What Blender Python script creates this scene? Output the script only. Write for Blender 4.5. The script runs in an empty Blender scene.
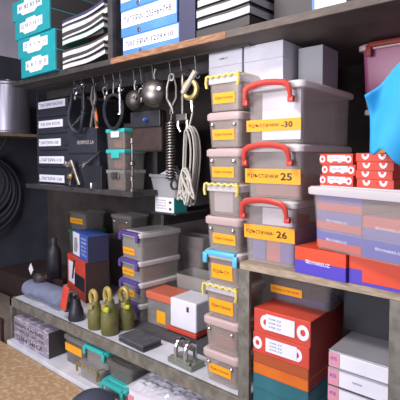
import bpy, bmesh, math, random
from mathutils import Vector, Matrix, Euler
random.seed(7)
C = bpy.context.scene.collection
R = math.radians

# ------------------------------------------------------------------ materials
def lin(h, k=1.0):
    h = h.lstrip('#'); out = []
    for i in (0, 2, 4):
        c = int(h[i:i+2], 16)/255
        out.append((c/12.92 if c <= .04045 else ((c+.055)/1.055)**2.4)*k)
    return (*out, 1)
MATS = {}
def mat(name, col, rough=.5, metal=0, noise=0, scale=20, col2=None, bump=0, stretch=None, spec=.5, clear=0):
    """procedural principled material; noise mixes towards col2; clear = share of see-through"""
    if name in MATS: return MATS[name]
    m = bpy.data.materials.new(name); m.use_nodes = True
    nt = m.node_tree; p = nt.nodes['Principled BSDF']; out = nt.nodes['Material Output']
    p.inputs['Base Color'].default_value = lin(col)
    p.inputs['Roughness'].default_value = rough
    p.inputs['Metallic'].default_value = metal
    p.inputs['Specular IOR Level'].default_value = spec
    if noise or bump:
        tc = nt.nodes.new('ShaderNodeTexCoord'); mp = nt.nodes.new('ShaderNodeMapping')
        if stretch: mp.inputs['Scale'].default_value = stretch
        n = nt.nodes.new('ShaderNodeTexNoise'); n.inputs['Scale'].default_value = scale
        n.inputs['Detail'].default_value = 5
        nt.links.new(tc.outputs['Object'], mp.inputs['Vector']); nt.links.new(mp.outputs['Vector'], n.inputs['Vector'])
        if noise:
            r = nt.nodes.new('ShaderNodeValToRGB')
            r.color_ramp.elements[0].position = .35; r.color_ramp.elements[1].position = .35+.3/max(noise, .01)*.5
            r.color_ramp.elements[0].color = lin(col); r.color_ramp.elements[1].color = lin(col2 or col)
            nt.links.new(n.outputs['Fac'], r.inputs['Fac']); nt.links.new(r.outputs['Color'], p.inputs['Base Color'])
        if bump:
            b = nt.nodes.new('ShaderNodeBump'); b.inputs['Strength'].default_value = bump; b.inputs['Distance'].default_value = .01
            nt.links.new(n.outputs['Fac'], b.inputs['Height']); nt.links.new(b.outputs['Normal'], p.inputs['Normal'])
    if clear:
        t = nt.nodes.new('ShaderNodeBsdfTransparent'); mx = nt.nodes.new('ShaderNodeMixShader')
        mx.inputs['Fac'].default_value = 1-clear
        nt.links.new(t.outputs[0], mx.inputs[1]); nt.links.new(p.outputs[0], mx.inputs[2]); nt.links.new(mx.outputs[0], out.inputs['Surface'])
    MATS[name] = m
    return m
M = dict(
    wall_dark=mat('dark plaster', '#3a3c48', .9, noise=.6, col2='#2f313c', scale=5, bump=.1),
    wall_light=mat('pale plaster', '#b9b4c2', .9, noise=.5, col2='#a8a3b2', scale=4),
    wall_back=mat('brown board', '#4a423f', .85, noise=.6, col2='#3b3533', scale=6),
    ceil=mat('ceiling plaster', '#b8b4b8', .9, noise=.4, col2='#aaa6aa', scale=4),
    floor=mat('concrete', '#55504e', .85, noise=.6, col2='#453f3d', scale=8),
    steel=mat('grey green painted steel', '#87837a', .5, .25, noise=.6, col2='#6d6a61', scale=25),
    steel_dark=mat('dark steel', '#4b4848', .5, .3, noise=.5, col2='#3b3939', scale=20),
    bench=mat('white laminate', '#dcdde6', .45, noise=.5, col2='#c9cad4', scale=9),
    plank=mat('brown plank edge', '#a07758', .6, noise=.8, col2='#80593d', scale=12, stretch=(1.5, 12, 12)),
    edge_dull=mat('dull board edge', '#65574f', .65, noise=.6, col2='#544841', scale=10, stretch=(2, 10, 10)),
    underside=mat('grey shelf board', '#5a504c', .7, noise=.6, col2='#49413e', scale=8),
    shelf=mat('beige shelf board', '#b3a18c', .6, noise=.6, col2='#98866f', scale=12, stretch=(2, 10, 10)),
    osb=mat('chipboard', '#c6a987', .8, noise=.8, col2='#a98a66', scale=45, bump=.2),
    dark_grey=mat('dark grey finish', '#55555a', .8, noise=.5, col2='#47474c', scale=30),
    lid=mat('clear lid plastic', '#f0eaea', .2, clear=.34),
    lid_pink=mat('rosy lid plastic', '#dcc2c0', .25, clear=.28),
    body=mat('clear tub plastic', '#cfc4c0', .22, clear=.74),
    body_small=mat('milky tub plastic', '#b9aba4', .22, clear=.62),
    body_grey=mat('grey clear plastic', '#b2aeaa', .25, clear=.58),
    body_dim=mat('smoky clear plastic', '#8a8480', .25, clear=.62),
    body_pink=mat('magenta clear plastic', '#b5628a', .3, clear=.3),
    white=mat('white card', '#e4e2ea', .6, noise=.3, col2='#d6d4de', scale=12),
    paper=mat('page edges', '#d8d5d6', .7, noise=.8, col2='#b4b1b3', scale=18, stretch=(1, 1, 18)),
    label=mat('orange label paper', '#f4a617', .55),
    strip=mat('white label paper', '#e2e2f0', .55),
    ink=mat('black ink', '#2b2320', .7),
    ink_red=mat('brown ink', '#7a3c14', .7),
    ink_white=mat('white ink', '#e6e2ee', .6),
    ink_blue=mat('violet ink', '#5a48b4', .6),
    red=mat('red plastic', '#c9443a', .35),
    redcard=mat('orange red card', '#cf4a38', .5, noise=.3, col2='#bf4030', scale=14),
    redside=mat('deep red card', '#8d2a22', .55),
    vermil=mat('vermilion card', '#dc4a26', .5),
    violet=mat('violet blue card', '#5040b8', .5),
    bluecard=mat('slate blue card', '#4552b0', .5),
    orangecard=mat('orange card', '#d9701f', .5, noise=.4, col2='#c65f18', scale=10),
    browncard=mat('rust card', '#a94f26', .55),
    teal=mat('teal card', '#2f6f7a', .5, noise=.4, col2='#265c67', scale=8),
    tealbright=mat('turquoise card', '#1f98a0', .5, noise=.4, col2='#178890', scale=8),
    tealplastic=mat('turquoise plastic', '#3ab0ac', .4),
    skyplastic=mat('sky blue plastic', '#5cb8dc', .35),
    yellowplastic=mat('pale yellow plastic', '#dcca66', .4),
    purpleplastic=mat('purple plastic', '#5b478f', .4),
    greenplastic=mat('green plastic', '#2f7a4a', .45),
    cloth=mat('cyan cloth', '#2fa4dc', .75, noise=.3, col2='#2797cf', scale=10, bump=.1),
    filebox=mat('file blue', '#3f74bc', .5, noise=.3, col2='#5a8fd0', scale=6),
    navy=mat('navy card', '#343450', .6),
    cover=mat('dark cover', '#3c3839', .6),
    greencover=mat('green cover', '#1f5a48', .6),
    black=mat('black plastic', '#22232a', .5),
    blackcase=mat('black case', '#2b2d38', .55),
    rubber=mat('black rubber', '#2a2b33', .4),
    chrome=mat('chrome', '#d6d4d4', .22, 1),
    iron=mat('dull iron', '#8d8884', .4, .9, noise=.5, col2='#6a6663', scale=30),
    darkiron=mat('dark iron', '#57524f', .42, .8),
    brass=mat('dull brass', '#b6a06a', .4, .7),
    brownleather=mat('dark brown leather', '#3a2724', .7, noise=.5, col2='#2c1d1b', scale=20),
    greytub=mat('grey plastic', '#9a9a9e', .5),
    cable=mat('pale grey cable', '#b5b0a6', .5),
    olive=mat('olive enamel', '#737040', .5, noise=.6, col2='#5f5e30', scale=20),
    goldring=mat('worn gold enamel', '#b5a25c', .45, .3),
    lime=mat('lime plastic', '#b3c02e', .5),
    bag=mat('grey blue fabric', '#8087a0', .85, noise=.5, col2='#6d748c', scale=10, bump=.3),
    zinc=mat('greenish zinc plate', '#8a9086', .45, .5),
    canister=mat('brushed grey metal', '#8f8b99', .35, .7, noise=.5, col2='#7c7886', scale=8, stretch=(8, 8, .6)),
    foil=mat('cling film', '#dcdae4', .12, .25, bump=.6, scale=16),
    bluelabel=mat('blue label', '#3c5cae', .5),
    pinkcard=mat('pink card', '#d690a0', .55),
    brownbox=mat('brown cardboard', '#3d2a26', .8, noise=.5, col2='#302120', scale=10),
    taupe=mat('taupe cloth', '#8a7b72', .9, noise=.5, col2='#776961', scale=10, bump=.2),
    wood=mat('pale wood', '#7c6c5c', .6, noise=.6, col2='#65574a', scale=10, stretch=(2, 2, 12)),
    orangeplastic=mat('orange plastic', '#d8743a', .45),
    salmonplastic=mat('salmon plastic', '#cf6b50', .4),
    greyglossy=mat('grey gloss sheet', '#8e8c93', .2, noise=.5, col2='#a09ea6', scale=5),
    prints=mat('printed wrapper', '#c2bccb', .5, noise=1.0, col2='#8f889a', scale=22, stretch=(1, 1, 4)),
)

# ------------------------------------------------------------------ mesh helpers
class MB:
    def __init__(s): s.bm = bmesh.new()
    def xf(s, verts, mtx):
        for v in verts: v.co = mtx @ v.co
    def box(s, x0, x1, y0, y1, z0, z1, bev=0, rot=None):
        g = bmesh.ops.create_cube(s.bm, size=1)
        vs = g['verts']
        ctr = Vector(((x0+x1)/2, (y0+y1)/2, (z0+z1)/2)); sz = Vector((x1-x0, y1-y0, z1-z0))
        for v in vs: v.co = Vector((v.co.x*sz.x, v.co.y*sz.y, v.co.z*sz.z))
        if bev:
            es = list({e for v in vs for e in v.link_edges})
            r = bmesh.ops.bevel(s.bm, geom=es, offset=bev, segments=2, profile=.5, affect='EDGES')
            vs = list({v for f in r['faces'] for v in f.verts} | {v for v in vs if v.is_valid})
        mtx = Matrix.Translation(ctr)
        if rot is not None: mtx = mtx @ Euler(rot).to_matrix().to_4x4()
        s.xf(vs, mtx); return s
    def loft(s, rings, cap=True):
        prev = None; first = None
        for ring in rings:
            vs = [s.bm.verts.new(p) for p in ring]
            if prev:
                n = len(vs)
                for i in range(n): s.bm.faces.new((prev[i], prev[(i+1) % n], vs[(i+1) % n], vs[i]))
            else: first = vs
            prev = vs
        if cap:
            s.bm.faces.new(list(reversed(first))); s.bm.faces.new(prev)
        return s
    def lathe(s, prof, seg=20, at=(0, 0, 0), rot=None, cap=True):
        mtx = Matrix.Translation(at)
        if rot is not None: mtx = mtx @ Euler(rot).to_matrix().to_4x4()
        rings = [[mtx @ Vector((r*math.cos(2*math.pi*i/seg), r*math.sin(2*math.pi*i/seg), z)) for i in range(seg)] for r, z in prof]
        return s.loft(rings, cap)
    def tube(s, pts, r, seg=8, closed=False, flat=1.0):
        pts = [Vector(p) for p in pts]; n = len(pts); rings = []
        up = Vector((0, 0, 1)); last = None
        for i, p in enumerate(pts):
            if closed: t = pts[(i+1) % n]-pts[i-1]
            else: t = pts[min(i+1, n-1)]-pts[max(i-1, 0)]
            t.normalize()
            if last is None:
                a = t.cross(up)
                if a.length < .1: a = t.cross(Vector((0, 1, 0)))
            else: a = last - t*last.dot(t)
            a.normalize(); last = a.copy(); b = t.cross(a)
            rr = r[i] if isinstance(r, (list, tuple)) else r
            rings.append([p+(a*math.cos(2*math.pi*k/seg)+b*math.sin(2*math.pi*k/seg)*flat)*rr for k in range(seg)])
        if closed: rings.append(rings[0]); 
        if closed:
            vs = [[s.bm.verts.new(p) for p in ring] for ring in rings[:-1]]
            m = len(vs)
            for i in range(m):
                a, b = vs[i], vs[(i+1) % m]
                for k in range(seg): s.bm.faces.new((a[k], a[(k+1) % seg], b[(k+1) % seg], b[k]))
            return s
        return s.loft(rings)
    def prism(s, poly, y0, y1):
        a = [(x, y0, z) for x, z in poly]; b = [(x, y1, z) for x, z in poly]
        return s.loft([a, b])
    def ringplate(s, c, ro, ri, y0, y1, seg=20, sx=1):
        """flat annulus facing -Y"""
        def ring(r, y): return [s.bm.verts.new((c[0]+r*sx*math.cos(2*math.pi*i/seg), y, c[1]+r*math.sin(2*math.pi*i/seg))) for i in range(seg)]
        o0, i0, o1, i1 = ring(ro, y0), ring(ri, y0), ring(ro, y1), ring(ri, y1)
        for k in range(seg):
            j = (k+1) % seg
            for a, b in ((o0, i0), (o1, o0), (i0, i1)):
                s.bm.faces.new((a[k], a[j], b[j], b[k]))
        return s
    def build(s, name, m, parent=None, smooth=False, loc=None, rot=None):
        bmesh.ops.recalc_face_normals(s.bm, faces=s.bm.faces[:])
        me = bpy.data.meshes.new(name); s.bm.to_mesh(me); s.bm.free()
        me.materials.append(m if not isinstance(m, str) else M[m])
        if smooth:
            for p in me.polygons: p.use_smooth = True
            try: me.set_sharp_from_angle(angle=R(40))
            except Exception: pass
        o = bpy.data.objects.new(name, me); C.objects.link(o)
        if parent: o.parent = parent
        if loc: o.location = loc
        if rot: o.rotation_euler = rot
        return o
def rrect(w, d, z, r, seg=4, cx=0, cy=0):
    pts = []
    for (sx, sy, a0) in ((1, 1, 0), (-1, 1, 90), (-1, -1, 180), (1, -1, 270)):
        for k in range(seg+1):
            a = R(a0+90*k/seg)
            pts.append((cx+sx*(w/2-r)+r*math.cos(a), cy+sy*(d/2-r)+r*math.sin(a), z))
    return pts
def tag(o, label, cat, group=None, kind=None):
    if label: o['label'] = label
    if cat: o['category'] = cat
    if group: o['group'] = group
    if kind: o['kind'] = kind
    return o
def thing(name, label, cat, loc=(0, 0, 0), rz=0, group=None):
    o = bpy.data.objects.new(name, None); C.objects.link(o)
    o.empty_display_size = .05
    o.location = loc; o.rotation_euler = (0, 0, R(rz))
    return tag(o, label, cat, group)
def struct(name, mb, m, parent=None):
    o = mb.build(name, m, parent)
    if not parent: o['kind'] = 'structure'
    return o
def copy_tree(o, parent=None):
    c = o.copy(); C.objects.link(c)
    if parent: c.parent = parent
    for ch in list(o.children): copy_tree(ch, c)
    return c
def text(body, parent, x, y, z, w, h, m='ink', name='lettering', bold=0.0):
    """lettering facing -Y, fitted into a w x h box centred at (x, y, z) of the parent"""
    cu = bpy.data.curves.new('t', 'FONT'); cu.body = body; cu.size = 1; cu.resolution_u = 2
    cu.offset = bold
    to = bpy.data.objects.new('t', cu); C.objects.link(to)
    bpy.context.view_layer.update()
    me = bpy.data.meshes.new_from_object(to.evaluated_get(bpy.context.evaluated_depsgraph_get()))
    bpy.data.objects.remove(to); bpy.data.curves.remove(cu)
    if not len(me.vertices): return None
    xs = [v.co.x for v in me.vertices]; ys = [v.co.y for v in me.vertices]
    x0, x1, y0, y1 = min(xs), max(xs), min(ys), max(ys)
    sx = w/max(x1-x0, 1e-6); sy = h/max(y1-y0, 1e-6)
    for v in me.vertices:
        v.co = Vector(((v.co.x-(x0+x1)/2)*sx, 0, (v.co.y-(y0+y1)/2)*sy))
    me.name = name; me.materials.append(M[m])
    o = bpy.data.objects.new(name, me); C.objects.link(o); o.parent = parent; o.location = (x, y, z)
    return o
def plate(parent, name, m, x0, x1, z0, z1, y, t=.0015, label=None):
    o = MB().box(x0, x1, y-t, y, z0, z1).build(name, m, parent)
    if label: o['label'] = label
    return o

# ------------------------------------------------------------------ storage tubs
def tub(name, label, x, y, z, w, d, h, rz=0, body='body', lid='lid', style='red', handle='red', lab=None, txt=None,
        group=None, cat='storage box', lidh=.028, taper=.95, hl=None, tcol='ink', txt2=None, r=.02, hx0=-.012):
    """x, y = middle of the FRONT edge at lid width; z = base; returns the thing"""
    a = R(rz)
    t = thing(name, label, cat, (x-math.sin(a)*d/2, y+math.cos(a)*d/2, z), rz, group)
    inset = .026 if (w > .23 and lid) else .012
    wb, db = w-inset, d-inset; hb = h-lidh*.75
    th = .003
    mb = MB()
    mb.loft([rrect(wb*taper, db*taper, 0, r), rrect(wb*(taper+.01), db*(taper+.01), .006, r), rrect(wb, db, hb, r),
             rrect(wb-2*th, db-2*th, hb, r*.9), rrect(wb*taper-2*th, db*taper-2*th, .004, r*.9)])
    mb.build('body', body, t, smooth=True)
    if lid:
        mb = MB()
        z0 = h-lidh
        mb.loft([rrect(w-.004, d-.004, z0, r), rrect(w, d, z0+.004, r), rrect(w, d, h-.010, r), rrect(w-.012, d-.012, h-.004, r),
                 rrect(w-.05, d-.05, h-.004, r), rrect(w-.056, d-.056, h, r)])
        mb.build('lid', lid, t, smooth=True)
    fy = -d/2
    if style == 'red':
        hw = .085; zt = h-.016 if hl is None else hl; ox = hx0
        mb = MB()
        pts = [(ox-hw-.006, fy-.012, zt-.046), (ox-hw-.005, fy-.016, zt-.028), (ox-hw, fy-.018, zt-.006), (ox-hw*.8, fy-.018, zt+.004),
               (ox-hw*.4, fy-.018, zt+.010), (ox, fy-.018, zt+.012), (ox+hw*.4, fy-.018, zt+.010), (ox+hw*.8, fy-.018, zt+.004), (ox+hw, fy-.018, zt-.006),
               (ox+hw+.005, fy-.016, zt-.028), (ox+hw+.006, fy-.012, zt-.046)]
        mb.tube(pts, [.008, .009, .012, .012, .011, .011, .011, .012, .012, .009, .008], 8, flat=.8)
        for q in (-1, 1): mb.box(ox+q*(hw+.006)-.011, ox+q*(hw+.006)+.011, fy-.016, fy+.002, zt-.062, zt-.040, .004)
        mb.build('handle', handle, t, smooth=True)
    elif style == 'bracket':          # n-shaped locking clip over the lid edge
        hw = w*.40; mb = MB()
        mb.box(-hw, hw, fy-.012, fy+.02, h-.022, h-.002, .005)
        for s in (-1, 1): mb.box(s*hw-.011, s*hw+.011, fy-.012, fy-.001, h-.055, h-.012, .004)
        mb.build('clip', handle, t, smooth=True)
    elif style == 'wavy':
        hw = w*.44; mb = MB(); pts = []
        for k in range(21):
            u = -1+2*k/20
            pts.append((u*hw, fy-.006, h-.007+.004*math.sin(k*1.6)))
        mb.tube(pts, .0045, 6)
        mb.tube([(-hw, fy-.006, h-.004), (-hw-.002, fy-.008, h-.03), (-hw+.002, fy-.007, h-.05)], .006, 6)
        mb.tube([(hw, fy-.006, h-.004), (hw+.002, fy-.008, h-.03), (hw-.002, fy-.007, h-.05)], .006, 6)
        mb.tube([(hw*.9, fy-.004, h-.003), (hw*.95, fy+d*.3, h-.003), (hw*.95, fy+d*.8, h-.003)], .005, 6)
        mb.build('clip', handle, t, smooth=True)
    elif style == 'knobs':
        for s in (-1, 1):
            MB().lathe([(.002, 0), (.007, .001), (.007, .005), (.003, .008)], 10, (s*w*.3, fy+.004, h-.052), (R(90), 0, 0)).build('latch', 'chrome', t, smooth=True)
    if lab:
        lx0, lx1, lz0, lz1 = lab
        # label lies on the (slightly leaning) front wall
        zc = (lz0+lz1)/2
        slope = math.atan2(db*(1-taper)/2, hb)
        yc = -(db*taper/2+(db*(1-taper)/2)*zc/hb)-.0012
        l = MB().box(lx0, lx1, -.0008, .0008, -(lz1-lz0)/2, (lz1-lz0)/2).build('label', 'label', t, loc=(0, yc, zc), rot=(slope, 0, 0))
        W, H = lx1-lx0, lz1-lz0
        if txt and txt2:
            text(txt, l, (lx0+lx1)/2-W*.17, -.0016, 0, W*.56, H*.42, tcol)
            text(txt2, l, (lx0+lx1)/2+W*.26, -.0016, .0, W*.2, H*.5, tcol, bold=.02)
        elif txt:
            text(txt, l, (lx0+lx1)/2, -.0016, 0, W*.8, H*.36, tcol)
    return t
def carton(name, label, x0, x1, y0, y1, z0, z1, m, rz=0, cat='box', group=None, bev=.002, lidm=None, pivot=None):
    """plain card box with a lid flap part; the empty sits at the middle of its base"""
    t = thing(name, label, cat, ((x0+x1)/2, (y0+y1)/2, z0), rz, group)
    w, d, h = (x1-x0)/2, (y1-y0)/2, z1-z0
    MB().box(-w, w, -d, d, 0, h-.002, bev).build('carton_body', m, t)
    MB().box(-w, w, -d-.001, d, h-.004, h, .001).build('top_flap', lidm or m, t)
    t['w'] = w; t['d'] = d; t['h'] = h
    return t

# ------------------------------------------------------------------ room
struct('floor', MB().box(-2.85, 1.9, -2.6, .9, -.05, 0), 'floor')
struct('ceiling', MB().box(-2.85, 1.9, -2.6, .9, 3.1, 3.15), 'ceil')
struct('wall_back', MB().box(-2.85, 1.9, .80, .9, 0, 3.1), 'wall_back')
struct('wall_left', MB().box(-2.85, -2.75, -2.6, .8, 0, 2.46), 'wall_dark')
struct('trim_1', MB().box(-2.85, -2.755, -2.6, .8, 2.46, 3.1), 'wall_light')
struct('wall_right', MB().box(1.8, 1.9, -2.6, .8, 0, 3.1), 'wall_light')

# ------------------------------------------------------------------ shelving
rack = thing('storage_rack', 'long grey steel storage rack with white bench top and board shelves', 'shelving', (0, 0, 0))
MB().box(-1.80, .70, .004, .78, .675, .70).build('bench_top', 'bench', rack)
fr = MB(); fr.box(-1.82, -.012, -.012, .004, .645, .701, .002); fr.box(.04, .70, -.012, .004, .645, .701, .002)
fr.build('front_rail', 'steel', rack)
MB().box(-1.82, -1.795, -.012, .02, 0, .701, .002).build('post', 'steel', rack)
MB().box(-1.82, -1.795, .74, .78, 0, .701, .002).build('post', 'steel', rack)
p = MB(); p.box(-.012, .036, -.014, .002, 0, 1.19, .001); p.box(-.012, -.004, .002, .03, 0, 1.19, .001)
for k in range(14): p.lathe([(.004, 0), (.004, .002)], 8, (.012, -.0145, .08*k+.08), (R(90), 0, 0))
p.build('post', 'steel', rack)
MB().box(.521, .575, -.014, .03, 0, 1.19, .001).build('post', 'steel', rack)
MB().box(-.012, .02, .76, .79, 0, 2.045).build('post', 'steel_dark', rack)
MB().box(-.012, 1.1, -.006, .78, 1.19, 1.215, .001).build('middle_shelf', 'shelf', rack)
MB().box(-1.84, -.76, .12, .62, 1.402, 1.43, .001).build('middle_shelf', 'steel_dark', rack)
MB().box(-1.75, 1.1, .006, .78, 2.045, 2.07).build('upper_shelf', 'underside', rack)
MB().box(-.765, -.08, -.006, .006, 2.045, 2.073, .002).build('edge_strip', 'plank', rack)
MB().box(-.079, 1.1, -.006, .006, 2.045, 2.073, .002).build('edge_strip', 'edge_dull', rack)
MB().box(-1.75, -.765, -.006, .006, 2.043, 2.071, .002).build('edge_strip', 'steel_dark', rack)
MB().box(-.79, -.755, 0, .5, 2.07, 2.75).build('divider', 'steel_dark', rack)
MB().box(-1.79, .70, -.05, .78, .41, .44, .003).build('lower_shelf', 'bench', rack)
MB().box(-1.75, -.05, .235, .26, 1.99, 2.045).build('hanging_rail', 'steel_dark', rack)
MB().box(-1.70, -.05, .106, .114, 2.036, 2.045).build('hook_bar', 'darkiron', rack)
b = MB(); b.box(-.80, -.62, .29, .80, 1.304, 1.312, .002); b.box(-.74, -.72, .30, .80, 1.24, 1.30)
b.build('bracket', 'steel_dark', rack)
MB().box(-1.19, -.27, .17, .70, .700, .7035, .001).build('dark_sheet', 'dark_grey', rack)['label'] = 'thin dark grey sheet on the back of the bench'  # thin dark grey sheet over the back part of the white bench top

# ------------------------------------------------------------------ big tubs on the middle shelf, right bay
tub('storage_tub', 'clear tub with red handle labelled 26, bottom of its stack', .094, .010, 1.2155, .226, .42, .2395, style='red',
    lab=(-.104, .104, .090, .141), txt='Кръстачки-', txt2='26', taper=.94, hx0=-.006)
tub('storage_tub', 'clear tub with red handle labelled 25, middle of its stack', .112, .003, 1.4555, .246, .44, .1945, style='red',
    lab=(-.117, .107, .054, .106), txt='Кръстачки', txt2='25', taper=.97)
tub('storage_tub', 'clear tub with red handle labelled 30, topmost of its stack', .114, .003, 1.6505, .248, .44, .2145, style='red',
    lab=(-.115, .104, .045, .086), txt='Кръстачки', txt2='-30', taper=.965)
# what shows through them
tag(MB().box(.065, .215, .022, .030, 1.664, 1.83).build('paper_sheet', 'white'), 'white sheet seen through the tub labelled 30', 'paper')
tag(MB().box(.02, .20, .05, .36, 1.464, 1.53, .004).build('parts_box', 'browncard'), 'dull brown box inside the tub labelled 25', 'box')
for k, (x, m, lb, h) in enumerate(((.012, 'bluecard', 'blue carton at left inside the tub labelled 26', .13), (.075, 'vermil', 'red carton in the middle inside the tub labelled 26', .15), (.130, 'violet', 'violet carton at right inside the tub labelled 26', .12))):
    carton('small_carton', lb, x-.012, x+.044, .06, .3, 1.222, 1.222+h, m)
tag(MB().box(.06, .18, .035, .043, 1.36, 1.42).build('paper_sheet', 'white'), 'white slip under the lid of the tub labelled 26', 'paper')

# ------------------------------------------------------------------ column of small tubs by the post
zs = [.7035, .835, .97, 1.105, 1.24, 1.375, 1.505, 1.64, 1.78, 1.92]
spec = [  # bottom to top
 ('knobs', None, 'lid_pink', (-.06, .05, .035, .072), 'Кръстачки', 'small clear tub with rosy lid, bottom of the column beside the steel post'),
 ('knobs', None, 'lid_pink', None, None, 'small clear rosy lidded tub without a label, second from bottom of the column'),
 ('wavy', 'yellowplastic', 'lid', (-.06, .055, .018, .072), 'Кръстачки', 'small tub with yellow wavy clip, third from bottom of the column'),
 ('bracket', 'skyplastic', 'lid', (-.052, .05, .02, .078), 'Кръст.', 'small tub with sky blue clip beside the steel post'),
 ('knobs', None, 'lid_pink', (-.048, .062, .025, .065), 'Кръстачки', 'small rosy lidded tub just above the sky blue clipped one'),
 ('wavy', 'yellowplastic', 'lid', None, None, 'small tub with yellow wavy clip and white paper inside, level with the tub labelled 26'),
 ('knobs', None, 'lid_pink', (-.055, .05, .02, .06), 'Кръстачки', 'small rosy lidded tub, level with the tub labelled 25'),
 ('knobs', None, 'lid_pink', (-.055, .05, .03, .07), 'Кръстачки', 'small rosy lidded tub, second from top of the column'),
 ('wavy', 'yellowplastic', 'lid', (-.055, .05, .03, .07), 'Кръстачки', 'small tub with yellow wavy clip, topmost of the column'),
]
for k, (st, hm, lm, lab, tx, lb) in enumerate(spec):
    w = .188-.002*k
    tub('small_storage_tub', lb, -.120+.0018*k, .012, zs[k]+.0004, w, .20, zs[k+1]-zs[k]-.0008, style=st, handle=hm, lid=lm, body='body_small', lab=lab, txt=tx,
        lidh=.034, r=.022, taper=.92, tcol='ink_red')
tag(MB().box(-.16, -.07, .03, .036, 1.39, 1.47).build('paper_sheet', 'white'), 'white slip inside the yellow clipped tub beside the tub labelled 26', 'paper')
for zb, m, lb in ((.71, 'iron', 'bottom small tub'), (.842, 'browncard', 'second small tub from the bottom'), (.977, 'redcard', 'third small tub from the bottom'), (1.112, 'taupe', 'sky blue clipped small tub'),
                  (1.247, 'taupe', 'small tub above the sky blue clipped one'), (1.512, 'taupe', 'small tub level with the tub labelled 25'), (1.647, 'taupe', 'second small tub from the top'), (1.787, 'taupe', 'topmost small tub of the column')):
    tag(MB().box(-.17, -.07, .04, .17, zb, zb+.055, .012).build('parts_bundle', m), 'bundle of parts inside the ' + lb, 'parts')

# white cartons on top
for k, (x0, x1, z0, z1, lb) in enumerate(((-.28, -.108, 1.9205, 1.982, 'white carton at lower left of the four under the plank'), (-.28, -.108, 1.983, 2.043, 'white carton with a small imprint at upper left of the four under the plank'),
                                         (-.098, .079, 1.8655, 1.980, 'white carton at lower right of the four, on the tub labelled 30'), (-.098, .079, 1.981, 2.043, 'white carton at upper right of the four under the plank'))):
    t = carton('white_carton', lb, x0, x1, .14, .30, z0, z1, 'white', group='white cartons under the plank')
    if k == 1: text('КРЪСТ', t, -.005, -.0825, .03, .045, .008)
carton('grey_carton', 'grey carton behind the white cartons under the plank', .10, .20, .22, .36, 1.8655, 2.02, 'greytub')

# ------------------------------------------------------------------ red and violet cartons at the shelf front
def twotone(label, x, y, z, w, d, h, rz, top, bot, txt, frac=.5, patch=False, sticker=False, group=None, tm='ink_white', toptwo=True):
    t = thing('parts_carton', label, 'box', (x, y, z), rz, group)
    MB().box(0, w, 0, d, 0, h*frac, .001).build('lower_half', bot, t)
    MB().box(0, w, 0, d, h*frac, h, .001).build('upper_half', top, t)
    if txt:
        MB().ringplate((w*.26, h*.5), h*.07, h*.035, -.001, .0005, 12).build('emblem', tm, t)
        text(txt, t, w*.5, -.001, h*.48, w*.42, h*.13, tm, bold=.015)
    if patch: plate(t, 'patch', top, w*.22, w*.80, h*.12, h*frac+.001, 0)
    if sticker: pass
    return t
twotone('vermilion and violet carton at the shelf edge below the clear bin, left one', .2085, .004, 1.2155, .184, .17, .088, -6, 'vermil', 'violet', 'SYNREUZ')
twotone('vermilion and violet carton with a plain red patch, right one at the shelf edge', .396, -.002, 1.2155, .195, .17, .090, -4, 'vermil', 'violet', None, patch=True)

# clear bin with cartons and bearing boxes on top
BR = -17
ax, ay = .247, .000
bz = 1.3065
ca, sa = math.cos(R(BR)), math.sin(R(BR))
W = .42
tub('storage_bin', 'wide clear lidded bin of blue and red cartons at right', ax+ca*W/2, ay+sa*W/2, bz, W, .27, .206, rz=BR, style=None, lidh=.03, body='body', lid='lid', taper=.93)
def inbin(u, v): return (ax+ca*u-sa*v, ay+sa*u+ca*v)
for k, (u, z0, top, bot, lb) in enumerate(((.03, .006, 'bluecard', 'redcard', 'lower left carton inside the wide clear bin'), (.03, .066, 'bluecard', 'redcard', 'middle left carton inside the wide clear bin'),
        (.03, .126, 'violet', 'redcard', 'upper left carton inside the wide clear bin'), (.205, .006, 'bluecard', 'bluecard', 'lower right carton inside the wide clear bin'), (.205, .066, 'redcard', 'bluecard', 'red topped carton at right inside the wide clear bin'))):
    px, py = inbin(u, .022)
    twotone(lb, px, py, bz+z0, .17 if u < .1 else .18, .19, .059, BR, top, bot, 'SYNREUZ' if k != 2 else None, group='cartons in the clear bin', frac=.42)
def bearing_box(label, u, v, z, w, h, d=.09, style=0, group='red bearing boxes on the clear bin'):
    px, py = inbin(u, v)
    t = thing('bearing_box', label, 'box', (px, py, z), BR+2, group)
    MB().box(0, w, 0, d, 0, h, .001).build('carton_body', 'redcard', t)
    if style == 0:
        for q in (.09, .36, .63, .88): MB().ringplate((w*q, h*.5), h*.34, h*.17, -.001, .0004, 14, 1).build('ring_print', 'ink_white', t)
        pl = plate(t, 'label', 'strip', w*.26, w*.80, h*.30, h*.86, -.0008)
        text('6205 2RS C3', pl, w*.53, -.0028, h*.58, w*.42, h*.16)
    else:
        for q in (.28, .74):
            m = MB(); n = 12; a0 = R(180); pts_o = []; pts_i = []
            for k in range(n+1):
                a = a0+math.pi*k/n
                pts_o.append((w*q+h*.5*math.cos(a), h*.86+h*.62*math.sin(a))); pts_i.append((w*q+h*.25*math.cos(a), h*.86+h*.30*math.sin(a)))
            m.prism(pts_o+pts_i[::-1], -.001, .0004); m.build('ring_print', 'ink_white', t)
    return t
lt = bz+.2065
for k, lb in enumerate(('bottom left', 'middle left', 'top left')):
    bearing_box('red bearing box with white label, ' + lb + ' of the pile on the clear bin', .038+(-.004, .004, -.006)[k], .03, lt+.0335*k, .125, .033)
for k, lb in enumerate(('bottom', 'second', 'third', 'topmost')):
    bearing_box('red box with white ring prints, ' + lb + ' of the right pile on the clear bin', .168+(.004, .0, .003, -.001)[k], .035, lt+.0255*k, .118, .025, style=1)

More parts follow.
